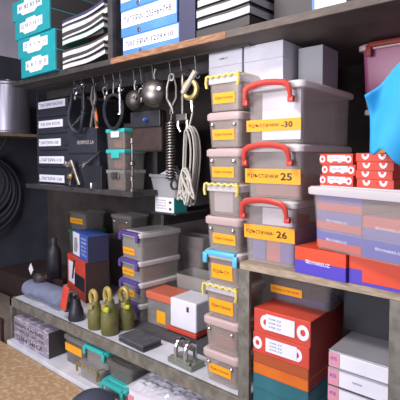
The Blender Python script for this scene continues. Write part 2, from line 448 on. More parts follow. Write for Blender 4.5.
# pink tub and what carries it, at the back right
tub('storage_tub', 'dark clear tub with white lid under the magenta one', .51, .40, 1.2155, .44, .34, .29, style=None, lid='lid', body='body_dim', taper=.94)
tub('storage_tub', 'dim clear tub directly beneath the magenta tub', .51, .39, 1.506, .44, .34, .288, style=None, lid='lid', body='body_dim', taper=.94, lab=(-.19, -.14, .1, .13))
tub('storage_tub', 'magenta clear tub with red clip behind the blue cloth', .495, .375, 1.7945, .45, .34, .245, style='bracket', handle='redside', lid='lid_pink', body='body_pink',
    taper=.94, lab=(-.12, -.055, .07, .11), txt='Кръст.')

# blue cloth hanging from the plank
cl = bmesh.new(); nx, nz = 22, 22
def clothpt(u, v):
    # outline in X-Z: corner hooked off to the right, left corner lower, ragged lower edge
    top = Vector((.462, 0, 1.776)).lerp(Vector((.72, 0, 1.98)), u)
    bot = Vector((.486, 0, 1.625)).lerp(Vector((.74, 0, 1.53)), u)
    q = top.lerp(bot, v)
    q.x += -.004*math.sin(v*3.1)
    q.z += -.014*math.sin(u*22+1)*v
    q.y = -.078 + .018*math.sin(u*11+v*2.5) + .02*math.sin(v*4+u*3) - .02*u
    return q
vv = [[cl.verts.new(clothpt(i/nx, j/nz)) for j in range(nz+1)] for i in range(nx+1)]
for i in range(nx):
    for j in range(nz): cl.faces.new((vv[i][j], vv[i+1][j], vv[i+1][j+1], vv[i][j+1]))
m = MB(); m.bm.free(); m.bm = cl
ct = thing('hanging_cloth', 'bright cyan cloth hanging at the right edge in front of the magenta tub', 'cloth', (0, 0, 0))
co = m.build('cloth_sheet', 'cloth', ct, smooth=True)
sm = co.modifiers.new('thick', 'SOLIDIFY'); sm.thickness = .006
MB().tube([(.72, -.09, 1.975), (.72, -.045, 2.03), (.72, -.012, 2.05), (.72, -.008, 2.068)], .004, 6).build('hook', 'darkiron', ct)

# ------------------------------------------------------------------ right bay, on the bench
def ringbox(label, z, h, off):
    t = thing('bearing_carton', label, 'box', (.044+off, .004, z), 0, 'orange red ring cartons')
    w, d = .222, .28
    MB().box(0, w, 0, d, 0, h, .002).build('carton_body', 'redcard', t)
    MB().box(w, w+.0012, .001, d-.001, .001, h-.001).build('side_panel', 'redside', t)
    a = .05 if off >= 0 else .02
    if off >= 0:
        rings = (.05, .195); s0, s1 = .052, .165
    else:
        rings = (.02, .178); s0, s1 = .055, .178
    for q in rings: MB().ringplate((q, h*.5), h*.30, h*.13, -.0012, .0005, 18, .85).build('ring_print', 'ink_white', t)
    pl = plate(t, 'label', 'strip', s0, s1, h*.22, h*.86, -.0012)
    for k in range(3): text('6308 ZZ', pl, (s0+s1)/2-.02, -.0030, h*(.7-.16*k), .05, h*.07)
    return t
MB_t = ringbox('orange red ring carton with white sheet, second from top of the right bay pile', .8925, .0755, -.002)
MB_t = ringbox('orange red ring carton with white sheet, topmost of the right bay pile', .9685, .088, .002)
for z0, z1, m, lb, mt in ((.855, .892, 'browncard', 'rust brown carton below the ring cartons', None), (.815, .8545, 'orangecard', 'orange carton between the rust one and the teal ones', None),
                      (.760, .8145, 'teal', 'teal carton, upper of the two at the pile bottom', None), (.7005, .7595, 'teal', 'teal carton, lower of the two at the pile bottom', None)):
    t = carton('flat_carton', lb, .044, .262, .004, .29, z0, z1, m, group='flat cartons under the ring cartons')
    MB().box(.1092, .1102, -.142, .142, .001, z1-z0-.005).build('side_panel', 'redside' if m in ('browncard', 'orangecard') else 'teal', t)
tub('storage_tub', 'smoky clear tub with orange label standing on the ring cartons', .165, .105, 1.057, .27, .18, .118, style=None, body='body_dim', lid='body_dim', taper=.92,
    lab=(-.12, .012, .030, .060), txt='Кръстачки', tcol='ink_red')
tag(MB().box(.07, .26, .13, .25, 1.0625, 1.085, .003).build('flat_packet', 'violet'), 'violet packet lying in the smoky tub of the right bay', 'packet')
# white folders with grey glossy top
zs2 = [.7005, .760, .815, .869, .928]
for k in range(4):
    z0, z1 = zs2[k], zs2[k+1]-.0005
    t = thing('white_folder', ('lowest', 'second', 'third', 'topmost')[k] + ' white folder of the stack by the right post', 'folder', (.425, .16, z0), 0, 'white folders at right')
    h = z1-z0
    MB().box(-.090, .092, -.156, .19, .004, h-.003, .001).build('pages', 'white', t)
    MB().box(-.094, .094, -.158, .19, h-.003, h, .001).build('upper_cover', 'greytub', t)
    MB().box(-.094, .094, -.158, .19, 0, .004, .001).build('lower_cover', 'cover', t)
    sp = MB().box(-.0935, -.058, -.1575, -.1555, .004, h-.003).build('end_label', 'pinkcard', t)
    text('КБ', sp, -.076, -.1585, h*.6, .02, h*.2, 'ink_blue')
    text('ПАПКА', t, .0, -.1568, h*.55, .03, h*.10)
t = thing('film_wrapped_box', 'grey box with glossy film top on the white folders', 'box', (.425, .17, .9285), 0)
MB().box(-.094, .094, -.162, .185, 0, .050, .004).build('carton_body', 'white', t)
MB().box(-.095, .095, -.163, .186, .050, .054, .002).build('film_top', 'greyglossy', t)
sp = MB().box(-.0935, -.058, -.1635, -.1615, .004, .048).build('end_label', 'pinkcard', t)
text('КБ', sp, -.076, -.1645, .03, .02, .01, 'ink_blue')
t = carton('black_crate', 'black crate standing on the film wrapped box under the shelf', .30, .517, .20, .352, .983, 1.17, 'black')
t = None

# top right: book stack and box on the upper shelf
def catalog(name, label, x0, x1, y0, d, z, th, sag=0, cover='cover', group=None, rz=0, pages='paper', thick=.002, wave=.0008):
    """magazine lying flat, page block towards the viewer; sag bends its left part down like a curling stack"""
    t = thing(name, label, 'catalogue', (x0, y0, z), rz, group)
    n = 14; w = x1-x0
    def f(u): return sag*(.25*u+.75*max(0, (u-.25)/.75)**1.6)+wave*math.sin(u*7)
    def strip(z0, z1, ya, yb, nm, m):
        a = []
        for yy in (ya, yb):
            lo = [(w*i/n, yy, z0+f(i/n)) for i in range(n+1)]; hi = [(w*i/n, yy, z1+f(i/n)) for i in range(n, -1, -1)]
            a.append(lo+hi)
        MB().loft(a).build(nm, m, t)
    strip(.002, th-thick, .002, d, 'pages', pages)
    strip(0, .002, 0, d, 'cover', cover); strip(th-thick, th, .001, d, 'cover', cover)
    return t
z = 2.0735
for k, (th, lb) in enumerate(((.034, 'lowest'), (.036, 'second'), (.034, 'third'), (.038, 'topmost in view'))):
    catalog('thick_catalogue', lb + ' thick catalogue of the pile on the plank right of the file boxes', -.243+.006*(k % 2), .02, .015, .3, z, th, .004, group='thick catalogues on the plank', cover='cover', rz=-3, pages='cover' if k == 0 else 'paper', thick=(.002, .008, .006, .010)[k])
    z += th+.006
t = carton('white_carton', 'white and blue carton on the upper shelf at the top right', .265, .375, .0, .2, 2.0735, 2.23, 'white')
plate(t, 'blue_edge', 'filebox', -.056, -.050, .0, .15, -.101)
carton('dark_carton', 'dark grey carton on the upper shelf between catalogues and white carton', .05, .25, .12, .35, 2.0735, 2.25, 'cover')

# file boxes
def filebox(label, z, h, txt, dx):
    t = thing('file_box', label, 'file box', (-.728+dx, .03, z), 0, 'blue file boxes')
    w, d = .365, .28
    MB().box(0, w, 0, d, 0, h, .002).build('box_body', 'filebox', t)
    pl = plate(t, 'label', 'strip', .006, w-.004, h*.34, h*.93, 0)
    text(txt, pl, w*.48, -.0022, h*.60, w*.86, h*.26, 'ink', bold=.01)
    MB().lathe([(.010, 0), (.012, .002), (.008, .003)], 14, (w*.35, -.0005, h*.14), (R(90), 0, 0)).build('finger_ring', 'chrome', t)
    return t
filebox('blue file box with white label ending 1209+10, lowest of its pile', 2.0735, .095, 'ЛАГЕРИ-1209+10', .012)
filebox('blue file box with white label ending 5+6+7+8, second of its pile', 2.169, .122, 'ЛАГЕРИ-1205+6+7+8', 0)
filebox('blue file box at the top edge, third of its pile', 2.2915, .11, 'ЛАГЕРИ-1200+1+2', -.004)
carton('navy_folder', 'navy upright folder between the file boxes and the thick catalogues', -.352, -.262, .03, .3, 2.0735, 2.45, 'navy', cat='folder')

# teal archive boxes
lts = ('15  16  17  18', '12  13  14', '1  5  10  20', '1 2 3 4 5 6')
def archive(label, z, h, dx, txt, rz):
    t = thing('archive_box', label, 'file box', (-1.60+dx, -.02, z), rz, 'turquoise archive boxes')
    w, d = .395, .32
    MB().box(0, w, 0, d, 0, h, .003).build('box_body', 'tealbright', t)
    pg = MB().box(w, w+.002, .01, d-.01, .006, h-.006).build('open_end', 'cover', t)
    pl = plate(t, 'label', 'strip', w*.16, w*.82, h*.34, h*.78, 0)
    sc = MB(); sc.prism([(w*.3, h*.18), (w*.62, h*.18), (w*.7, h*.34), (w*.62, h*.90), (w*.36, h*.90), (w*.24, h*.34)], -.0008, 0); sc.build('label', 'strip', t)
    text(txt, pl, w*.49, -.0022, h*.56, w*.58, h*.20)
    return t
for k in range(4):
    archive(('lowest', 'second', 'third', 'topmost')[k] + ' turquoise archive box with white numbered label, upper left', 2.0735+.1165*k, .116, -.032*k, ('Б  8  Г  В  В', 'О  9  7  9  11', '12 М Л 16 11', '81 82 83 84')[k], (-2, 1, -1, 2)[k])
# catalogues beside them
z = 2.0735
for k, (th, sag, cv, lb) in enumerate(((.030, .030, 'cover', 'lowest'), (.032, .030, 'cover', 'second'), (.036, .030, 'cover', 'third'), (.030, .030, 'greencover', 'green covered fourth'), (.032, .030, 'cover', 'fifth'), (.036, .030, 'cover', 'sixth'), (.030, .030, 'navy', 'topmost in view'))):
    if k == 3: z += .028
    catalog('curled_catalogue', lb + ' curled catalogue of the pile right of the turquoise boxes', -1.185, -.825+.01*(k % 3), -.0, .32, z, th, sag, cover=cv, group='curled catalogues', thick=(.006, .017, .010, .006, .019, .008, .015)[k], rz=(1, -1, 2, 0, -2, 1, 0)[k], wave=.003)
    if k == 2:
        pass
    z += th+.001
carton('flat_dark_file', 'dark flat file in the middle of the curled catalogue pile', -1.185, -.84, .01, .3, 2.2088, 2.2088+.026, 'cover', cat='file')

# ------------------------------------------------------------------ hanging tools
hx = [(-1.235, .03), (-1.165, .04), (-1.06, .035), (-.96, .05), (-.885, .05), (-.83, .085), (-.727, .085), (-.675, .08), (-.592, .085), (-.478, .075), (-.41, .06), (-.325, .085)]
HY = .11
def hook(x, L, label):
    t = thing('hanging_hook', label, 'hook', (x, HY, 2.036), 0, 'wire hooks under the upper shelf')
    pts = [(0, .004, .006), (0, -.006, .006), (0, -.010, 0), (0, -.008, -.012), (0, -.004, -L*.6), (.0, 0, -L)]
    for k in range(1, 8):
        a = math.pi*k/7
        pts.append((.009-.009*math.cos(a), 0, -L-.009*math.sin(a)))
    MB().tube(pts, .0026, 6).build('hook_wire', 'chrome', t, smooth=True)
    return t
hl_ = ['nearest the drawer cabinet', 'above the dark pliers', 'above the orange handled tool', 'left of the black ring', 'above the black ring', 'carrying the chrome rod', 'carrying the small dark dome', 'between the two domes', 'carrying the polished dome', 'carrying the pliers and spring', 'carrying the T shaped puller', 'carrying the brass fitting and cable']
for (x, L), n in zip(hx, hl_): hook(x, L, 'thin wire hook ' + n)
# dark tools at the left
t = thing('black_hose', 'black looped hose hanging by the labelled drawers', 'hose', (-1.13, .12, 1.76))
MB().tube([(-.085+.075*math.cos(a)-.02, .01*math.sin(3*a), .12+.135*math.sin(a)) for a in [2*math.pi*k/28 for k in range(28)]], .010, 8, closed=True).build('hose_loop', 'rubber', t, smooth=True)
MB().lathe([(.012, 0), (.014, .004), (.014, .026), (.010, .03)], 12, (-.02, -.006, .24), (R(60), R(30), 0)).build('hose_fitting', 'chrome', t, smooth=True)
t = thing('adjustable_spanner', 'dark spanner with chrome jaw hanging left of the black ring', 'tool', (-1.16, HY, 1.86))
MB().box(-.012, .012, -.004, .004, 0, .12, .003).build('shank', 'darkiron', t)
MB().ringplate((0, .13), .024, .012, -.006, .006, 16).build('jaw', 'chrome', t)
MB().ringplate((0, -.005), .018, .008, -.005, .005, 16).build('ring_end', 'chrome', t)
t = thing('long_pliers', 'black pliers with orange grip hanging before the clear organisers', 'pliers', (-1.06, HY, 1.75))
for s in (-1, 1):
    MB().tube([(s*.004, s*.002, .24), (s*.016, s*.002, .17), (-s*.006, s*.003, .12), (-s*.03, s*.003, .02)], [.006, .012, .010, .011], 8).build('jaw', 'darkiron', t, smooth=True)
MB().tube([(.006, 0, .12), (.022, -.002, .07), (.030, -.003, .01)], [.009, .010, .009], 8).build('grip', 'orangeplastic', t, smooth=True)
t = thing('chrome_bar', 'chrome bar leaning left of the black case lettering', 'tool', (-1.30, .125, 1.776))
MB().tube([(0, 0, 0), (.10, 0, .062)], .007, 8).build('bar', 'chrome', t, smooth=True)
MB().lathe([(.012, -.01), (.014, 0), (.012, .012)], 10, (0, 0, 0), (0, R(58), 0)).build('socket', 'chrome', t, smooth=True)
t = thing('drive_belt', 'black ring shaped belt hanging left of the chrome rod', 'belt', (-.90, .115, 1.84))
MB().tube([(.075*math.cos(a), .004*math.sin(2*a), .088*math.sin(a)) for a in [2*math.pi*k/30 for k in range(30)]], .009, 6, closed=True).build('belt_ring', 'rubber', t, smooth=True)
MB().tube([(0, 0, .09), (.004, 0, .15)], .003, 6).build('cord', 'cable', t)
t = thing('drawn_rod', 'bright chrome rod with flanged end on a hook', 'tool', (-.838, HY, 1.82))
MB().lathe([(.016, 0), (.016, .008), (.008, .012), (.008, .10), (.010, .11), (.013, .115), (.013, .135), (.006, .14), (.005, .155)], 12).build('rod', 'chrome', t, smooth=True)
MB().ringplate((.005, .165), .016, .010, -.003, .003, 14).build('eye', 'iron', t)
def dome(name, label, x, z, r, m, tilt, rim):
    t = thing(name, label, 'cover', (x, HY, z))
    prof = [(r*math.cos(a), r*.8*math.sin(a)) for a in [R(k) for k in range(0, 90, 10)]]+[(r*.05, r*.8)]
    prof = [(r*1.02, -.012), (r*1.05, -.006)]+prof
    MB().lathe(prof, 28, (0, 0, 0), tilt).build('shell', m, t, smooth=True)
    mt = Euler(tilt).to_matrix()
    c = mt @ Vector((r*.55, 0, r*.70))
    MB().lathe([(.010, -.004), (.010, .004), (.004, .006)], 12, c, tilt).build('rivet', 'white' if rim else m, t, smooth=True)
    MB().tube([(0, 0, r*.9), (-.006, 0, r+.02), (.004, 0, r+.045)], .004, 6).build('strap', 'cable', t)
    return t
dome('headlamp_shell', 'polished steel dome hanging from a hook, larger of two', -.582, 1.905, .066, 'iron', (R(75), 0, R(25)), True)
dome('headlamp_shell', 'darker steel dome hanging left of the polished one', -.722, 1.885, .050, 'darkiron', (R(80), 0, R(10)), False)
t = thing('tool_pouch', 'dark brown leather pouch hanging beneath the steel domes', 'pouch', (-.67, .15, 1.63))
MB().box(-.115, .10, -.012, .03, 0, .20, .012).build('pouch_body', 'brownleather', t)
MB().box(-.115, .10, -.02, -.008, .12, .20, .005).build('pouch_flap', 'black', t)
MB().lathe([(.010, 0), (.011, .015), (.006, .024)], 12, (.01, -.020, .155), (R(90), 0, 0)).build('blue_knob', 'bluelabel', t, smooth=True)
MB().tube([(0, .005, .195), (0, -.02, .3), (0, -.036, .40)], .003, 6).build('strap', 'rubber', t)
# pliers and the spring beneath
t = thing('lever_pliers', 'steel pliers hanging above the long spring', 'pliers', (-.472, HY, 1.80))
for s in (-1, 1):
    MB().tube([(s*.012, s*.003, .165), (s*.026, s*.003, .12), (s*.026, s*.003, .07), (-s*.006, s*.003, .025), (-s*.012, s*.003, 0)], [.005, .007, .008, .009, .006], 8).build('handle', 'darkiron' if s > 0 else 'iron', t, smooth=True)
MB().ringplate((0, .165), .018, .011, -.004, .004, 16).build('hanging_ring', 'cable', t)
t = thing('long_spring', 'long grey coil spring hanging beside the grey tub', 'spring', (-.484, .115, 1.50))
nt_ = 20; st_ = 12
MB().tube([(.021*math.cos(2*math.pi*k/st_), .021*math.sin(2*math.pi*k/st_), .26*k/(nt_*st_)) for k in range(nt_*st_+1)], .0042, 6).build('coil', 'iron', t, smooth=True)
MB().tube([(.0, 0, -.004), (0, 0, .27)], .012, 10).build('core', 'black', t, smooth=True)
MB().tube([(0, 0, .262), (.004, 0, .29), (.006, 0, .305)], .003, 6).build('hook_end', 'iron', t)
MB().ringplate((.022, -.022), .026, .017, -.004, .004, 18).build('ring_end', 'darkiron', t)
for x_, z_, lb_ in ((-.96, 1.965, 'small steel ring with clasp hanging left of the black ring'), (-.675, 1.93, 'small steel ring with clasp hanging between the two domes'), (-1.235, 1.99, 'small steel ring with clasp hanging at the labelled drawers')):
    t = thing('ring_clasp', lb_, 'ring', (x_, HY, z_-.06), 0, 'steel ring clasps')
    MB().tube([(.017*math.cos(a), .002*math.sin(2*a), .045+.022*math.sin(a)) for a in [2*math.pi*k/20 for k in range(20)]], .004, 6, closed=True).build('ring', 'chrome', t, smooth=True)
    MB().lathe([(.006, 0), (.009, .004), (.009, .020), (.005, .026)], 12, (0, 0, -.003)).build('clasp', 'iron', t, smooth=True)
# T-shaped puller
t = thing('gear_puller', 'iron T shaped puller hanging between pliers and brass fitting', 'tool', (-.404, HY, 1.72))
MB().lathe([(.008, .07), (.009, .075), (.009, .25), (.006, .255)], 12).build('screw', 'iron', t, smooth=True)
MB().tube([(-.042, 0, .256), (.042, 0, .262)], .0065, 8).build('cross_bar', 'darkiron', t, smooth=True)
MB().box(-.032, .034, -.014, .014, .045, .075, .004).build('yoke', 'iron', t)
for s in (-1, 1): MB().tube([(s*.026, 0, .055), (s*.028, 0, .02), (s*.014, 0, -.004)], [.008, .008, .005], 8).build('claw', 'chrome', t, smooth=True)
# brass fitting
t = thing('brass_fitting', 'worn brass ring fitting hanging beside the topmost small tub', 'fitting', (-.33, .085, 1.85))
MB().tube([(.036*math.cos(a)-.006, -.002, .042+.036*math.sin(a)) for a in [2*math.pi*k/20 for k in range(20)]], .012, 8, closed=True).build('ring', 'brass', t, smooth=True)
MB().tube([(-.04, -.01, .03), (0, -.012, .075), (.03, -.008, .115)], .012, 8).build('pipe', 'cable', t, smooth=True)
MB().tube([(.0, 0, -.005), (.004, 0, -.05)], [.010, .006], 8).build('pin', 'chrome', t, smooth=True)
# cable bundle
t = thing('cable_bundle', 'bundle of pale grey cable looped on a hook beside the small tubs', 'cable', (-.335, .085, 1.39))
for k in range(6):
    r1 = random.uniform(-.012, .012); ww = .020+.004*k; top = .33+.008*(k % 3); bot = random.uniform(.0, .06)
    pts = [(r1+ww*math.cos(a)*(1+.25*math.sin(a)), -.022+.009*k+.004*math.sin(3*a), (top+bot)/2+(top-bot)/2*math.sin(a)) for a in [2*math.pi*j/36 for j in range(36)]]
    MB().tube(pts, .0042, 6, closed=True).build('cable_loop', 'cable', t, smooth=True)
for k in range(7):
    cx_, cz_, rx_, rz_, tl_ = -.02+.009*k, .075+.012*((k*3) % 4), .014+.003*(k % 3), .05+.008*(k % 4), -.5+.17*k
    pts = []
    for q in range(25):
        a = 2*math.pi*q/25; px_, pz_ = rx_*math.cos(a), rz_*math.sin(a)
        pts.append((cx_+px_*math.cos(tl_)-pz_*math.sin(tl_), -.036-.003*k+.004*math.sin(2*a), cz_+px_*math.sin(tl_)+pz_*math.cos(tl_)))
    MB().tube(pts, .0045, 6, closed=True).build('cable_coil', 'cable', t, smooth=True)
MB().tube([(-.01, 0, .34), (0, .01, .40), (.006, .012, .435)], .004, 6).build('tie', 'cable', t)
# grey tub with paper, on a printed carton on the bracket
t = carton('printed_carton', 'white printed carton with turquoise end below the grey tub', -.785, -.645, .30, .40, 1.3125, 1.392, 'white')
MB().box(.0700, .0715, -.049, .049, .002, .076).build('end_panel', 'tealplastic', t)
for k in range(4): text(('ОБОЗНАЧЕНИЕ', 'МОДЕЛ 250', 'СЕРИЯ 14', 'БРОЙ 2')[k], t, -.02, -.0525, .064-.014*k, .07, .006)
text('■', t, .045, -.0525, .055, .016, .012); text('■', t, .045, -.0525, .02, .014, .012)
t = thing('hanging_tub', 'grey tapered tub holding white paper beside the long spring', 'tub', (-.715, .355, 1.3925))
MB().loft([rrect(.16, .11, 0, .02), rrect(.20, .14, .105, .022), rrect(.215, .155, .108, .025), rrect(.215, .155, .122, .025), rrect(.195, .135, .122, .022), rrect(.15, .10, .006, .018)]).build('tub_body', 'greytub', t, smooth=True)
m = MB(); m.box(-.04, .05, -.03, .02, .08, .150, .004, (R(10), R(-25), R(15))); m.build('crumpled_paper', 'white', t)

# ------------------------------------------------------------------ left bay middle shelf
t = thing('drawer_cabinet', 'black small parts cabinet with five white label strips', 'cabinet', (-1.625, .2, 1.4305))
MB().box(-.185, .18, .012, .35, 0, .545, .002).build('carcass', 'blackcase', t)
zc = [1.466, 1.587, 1.700, 1.820, 1.945]
nm = ['ЛАГЕРИ-120', 'ЛАГЕРИ-110', 'ЛАГЕРИ-100', 'ЛАГЕРИ РОЛК', 'ЛАГЕРИ МАЛКИ']
ws = [.30, .30, .265, .29, .32]
for k in range(5):
    z0 = .004+.108*k
    d = MB().box(-.180, .176, -.004, .012, z0, z0+.103, .003).build('drawer', 'blackcase', t)
    pl = MB().box(-.170, -.170+ws[k], -.0058, -.004, zc[k]-1.4305-.022, zc[k]-1.4305+.024).build('label', 'strip', d)
    text(nm[k], d, -.170+ws[k]/2, -.0066, zc[k]-1.4305, ws[k]*.82, .020, 'ink')
    MB().box(.14, .172, -.012, -.004, z0+.03, z0+.05, .002).build('pull', 'blackcase', d)
m = MB(); m.box(-.188, -.178, -.008, .004, .0, .60)
m.build('perforated_strip', 'iron', t)
for k in range(9): MB().lathe([(.004, 0), (.004, .003)], 8, (-.160+.003*(k % 3), -.006, .03+.062*k), (R(90), 0, 0)).build('rivet', 'chrome', t)
t = carton('black_box', 'black box on the middle shelf beneath the lettered black case', -1.40, -1.10, .17, .40, 1.4305, 1.628, 'blackcase')
t = carton('black_case', 'black case with pale lettering beside the labelled drawers', -1.40, -1.105, .16, .40, 1.6285, 1.775, 'blackcase', cat='case')
text('BORMUS LA', t, .04, -.1215, .062, .16, .022, 'cable')
t = carton('small_black_box', 'small black box standing on the middle shelf by the organisers', -1.165, -1.02, .125, .165, 1.4305, 1.555, 'black')
t = thing('chrome_fittings', 'chrome pipe fitting with yellow valve on the middle shelf', 'fitting', (-1.29, .138, 1.4305))
MB().tube([(-.035, 0, .15), (0, -.003, .10), (.03, -.004, .05), (.05, -.002, .012)], [.018, .013, .012, .014], 10).build('pipe', 'iron', t, smooth=True)
MB().tube([(-.05, 0, .012), (-.03, 0, .08), (.0, 0, .11)], [.012, .011, .01], 10).build('pipe', 'iron', t, smooth=True)
MB().lathe([(.016, 0), (.018, .01), (.012, .02)], 12, (-.03, -.006, .06), (R(90), 0, 0)).build('valve', 'brass', t, smooth=True)
MB().lathe([(.02, 0), (.022, .02), (.016, .035)], 12, (-.05, .0, .13), (R(70), 0, R(-20))).build('nut', 'chrome', t, smooth=True)
t = thing('chrome_wrench', 'chrome wrench leaning across the black box under the lettering', 'tool', (-1.20, .148, 1.560))
MB().tube([(0, -.01, 0), (.08, .0, .045), (.145, 0, .078)], [.014, .008, .007], 8).build('shank', 'chrome', t, smooth=True)
MB().lathe([(.017, -.014), (.019, 0), (.015, .016)], 12, (0, -.01, 0), (0, R(60), 0)).build('socket', 'chrome', t, smooth=True)
tag(MB().lathe([(.012, 0), (.013, .004), (.012, .03), (.006, .034)], 12, (-1.105, .122, 1.4305)).build('steel_socket', 'chrome', smooth=True), 'short chrome socket standing at the edge of the middle shelf', 'tool')
for k in range(3):
    z0 = 1.4305+.108*k
    t = thing('parts_organiser', ('lowest', 'middle', 'topmost')[k] + ' clear organiser with turquoise lid beside the black case', 'organiser', (-.905, .20, z0), -4, 'clear organisers on the middle shelf')
    MB().loft([rrect(.155, .13, 0, .01), rrect(.165, .14, .088, .012), rrect(.158, .132, .088, .01), rrect(.148, .122, .004, .008)]).build('body', 'body_dim', t, smooth=True)
    MB().box(-.084, .084, -.072, .072, .086, .107, .005).build('lid', 'tealplastic' if k else 'body_grey', t)
    MB().box(-.05, .02, -.045, .045, .005, .05, .012).build('contents', 'orangeplastic' if k != 0 else 'browncard', t)
    MB().box(-.03, .04, -.076, -.066, .06, .095, .004).build('clip', ('iron', 'tealplastic', 'white')[k], t)
t = thing('chrome_stand', 'chrome rod with collars at the end of the middle shelf', 'rod', (-.782, .14, 1.4305))
MB().lathe([(.016, 0), (.016, .012), (.006, .015), (.006, .05), (.013, .053), (.013, .075), (.006, .08), (.006, .13), (.014, .135), (.014, .15), (.006, .155), (.006, .24), (.012, .245), (.010, .27), (.004, .275)], 12).build('rod', 'iron', t, smooth=True)
t = carton('grey_case', 'dull grey case behind the organisers on the middle shelf', -1.08, -.80, .33, .6, 1.4305, 1.80, 'cover', cat='case')

# ------------------------------------------------------------------ bench, left bay
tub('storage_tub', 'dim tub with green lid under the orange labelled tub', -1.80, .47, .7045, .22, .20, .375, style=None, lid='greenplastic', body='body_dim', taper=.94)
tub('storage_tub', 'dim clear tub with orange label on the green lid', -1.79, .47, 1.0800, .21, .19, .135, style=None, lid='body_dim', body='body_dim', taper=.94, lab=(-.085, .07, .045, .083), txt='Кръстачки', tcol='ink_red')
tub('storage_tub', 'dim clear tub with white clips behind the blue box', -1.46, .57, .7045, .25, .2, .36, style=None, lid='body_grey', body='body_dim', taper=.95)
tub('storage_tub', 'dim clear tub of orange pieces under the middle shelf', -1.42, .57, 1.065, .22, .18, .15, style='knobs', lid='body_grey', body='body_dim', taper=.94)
tag(MB().box(-1.47, -1.39, .59, .65, 1.072, 1.14, .015).build('orange_piece', 'orangeplastic'), 'orange piece inside the dim tub under the middle shelf', 'part')
t = thing('dark_bottle', 'tall dark bottle behind the grey blue bundle', 'bottle', (-1.79, .29, .7005))
MB().lathe([(.046, 0), (.05, .006), (.05, .24), (.044, .27), (.020, .30), (.018, .31)], 20).build('bottle_body', 'black', t, smooth=True)
MB().lathe([(.022, .305), (.022, .345), (.018, .35)], 16).build('cap', 'blackcase', t, smooth=True)
# red box, rotated
t = thing('red_tool_box', 'red and black carton carrying the blue picture box', 'box', (-1.340, .232, .7045), -15)
MB().box(-.345, 0, 0, .16, 0, .25, .003).build('carton_body', 'redcard', t)
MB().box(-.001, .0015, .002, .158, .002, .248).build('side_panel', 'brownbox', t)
plate(t, 'white_stripe', 'strip', -.315, -.195, .07, .21, 0); plate(t, 'black_panel', 'black', -.195, -.004, .06, .15, 0)
m = MB(); m.prism([(-.25, .10), (-.22, .10), (-.18, .23), (-.21, .23)], -.0025, 0); m.build('slash', 'ink', t)
# blue picture box
t = thing('blue_picture_box', 'blue and white picture box standing on the red carton', 'box', (-1.330, .245, .955), -15)
MB().box(-.275, 0, 0, .14, 0, .165, .003).build('carton_body', 'bluelabel', t)
plate(t, 'picture_panel', 'strip', -.270, -.145, .01, .158, 0)
m = MB(); m.prism([(-.25, .03), (-.19, .03), (-.17, .08), (-.19, .13), (-.24, .12)], -.0024, 0); m.build('picture', 'greytub', t)
for k in range(5): text(('SHOCK', 'ABSORBER', 'FRONT GAS', '335 810', 'TYPE 21')[k], t, -.068, -.001, .135-.025*k, .095, .012, 'ink_white')
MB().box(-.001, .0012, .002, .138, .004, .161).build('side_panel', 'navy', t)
# fabric bundle, jar
t = thing('fabric_roll', 'pale grey blue fabric roll lying on the left end of the bench', 'fabric', (-1.555, .115, .7005))
rings = []
for k in range(15):
    u = -1+2*k/14; rr = (.082 if abs(u) < .8 else .085*math.sqrt(max(.06, 1-((abs(u)-.8)/.2)**2)))
    rings.append([(.25*u, rr*.95*math.cos(a)*(1+.08*math.sin(5*u+3*a)), .052+rr*.60*math.sin(a)*(1+.04*math.sin(7*u))) for a in [2*math.pi*j/18 for j in range(18)]])
MB().loft(rings).build('roll', 'bag', t, smooth=True)
MB().lathe([(.03, 0), (.05, .01), (.055, .03), (.04, .05)], 16, (.225, -.01, .045), (0, R(90), 0)).build('dark_end', 'rubber', t, smooth=True)
t = thing('small_jar', 'small jar with white diamond tag on the fabric roll', 'jar', (-1.68, .125, .803))
MB().lathe([(.040, 0), (.044, .005), (.044, .04), (.038, .045)], 18).build('jar_body', 'iron', t, smooth=True)
MB().lathe([(.042, .045), (.042, .058), (.036, .06)], 18).build('jar_lid', 'darkiron', t, smooth=True)
m = MB(); m.prism([(0, 0), (.028, .035), (0, .075), (-.028, .035)], -.003, 0); m.build('diamond_tag', 'white', t, loc=(-.03, -.045, .045))
t = carton('brown_packet', 'small reddish packet beside the jar at the red carton', -1.72, -1.65, .225, .27, .7005, .78, 'brownbox')
# black nozzle with red tag
t = thing('black_nozzle', 'black metal clamp with a red tag before the red carton', 'clamp', (-1.155, .045, .7035))
MB().lathe([(.042, 0), (.045, .008), (.040, .05), (.028, .08), (.022, .12)], 16, (0, 0, 0)).build('clamp_body', 'rubber', t, smooth=True)
MB().tube([(-.01, -.0, .10), (-.07, .015, .12), (-.12, .03, .07)], [.018, .014, .012], 8).build('arm', 'darkiron', t, smooth=True)
MB().box(-.062, -.008, -.05, -.046, .06, .19, .004, (R(-6), R(8), 0)).build('tag', 'redcard', t)
MB().tube([(-.01, -.0, .12), (.03, -.03, .155), (.055, -.035, .165)], .007, 8).build('lever', 'chrome', t, smooth=True)
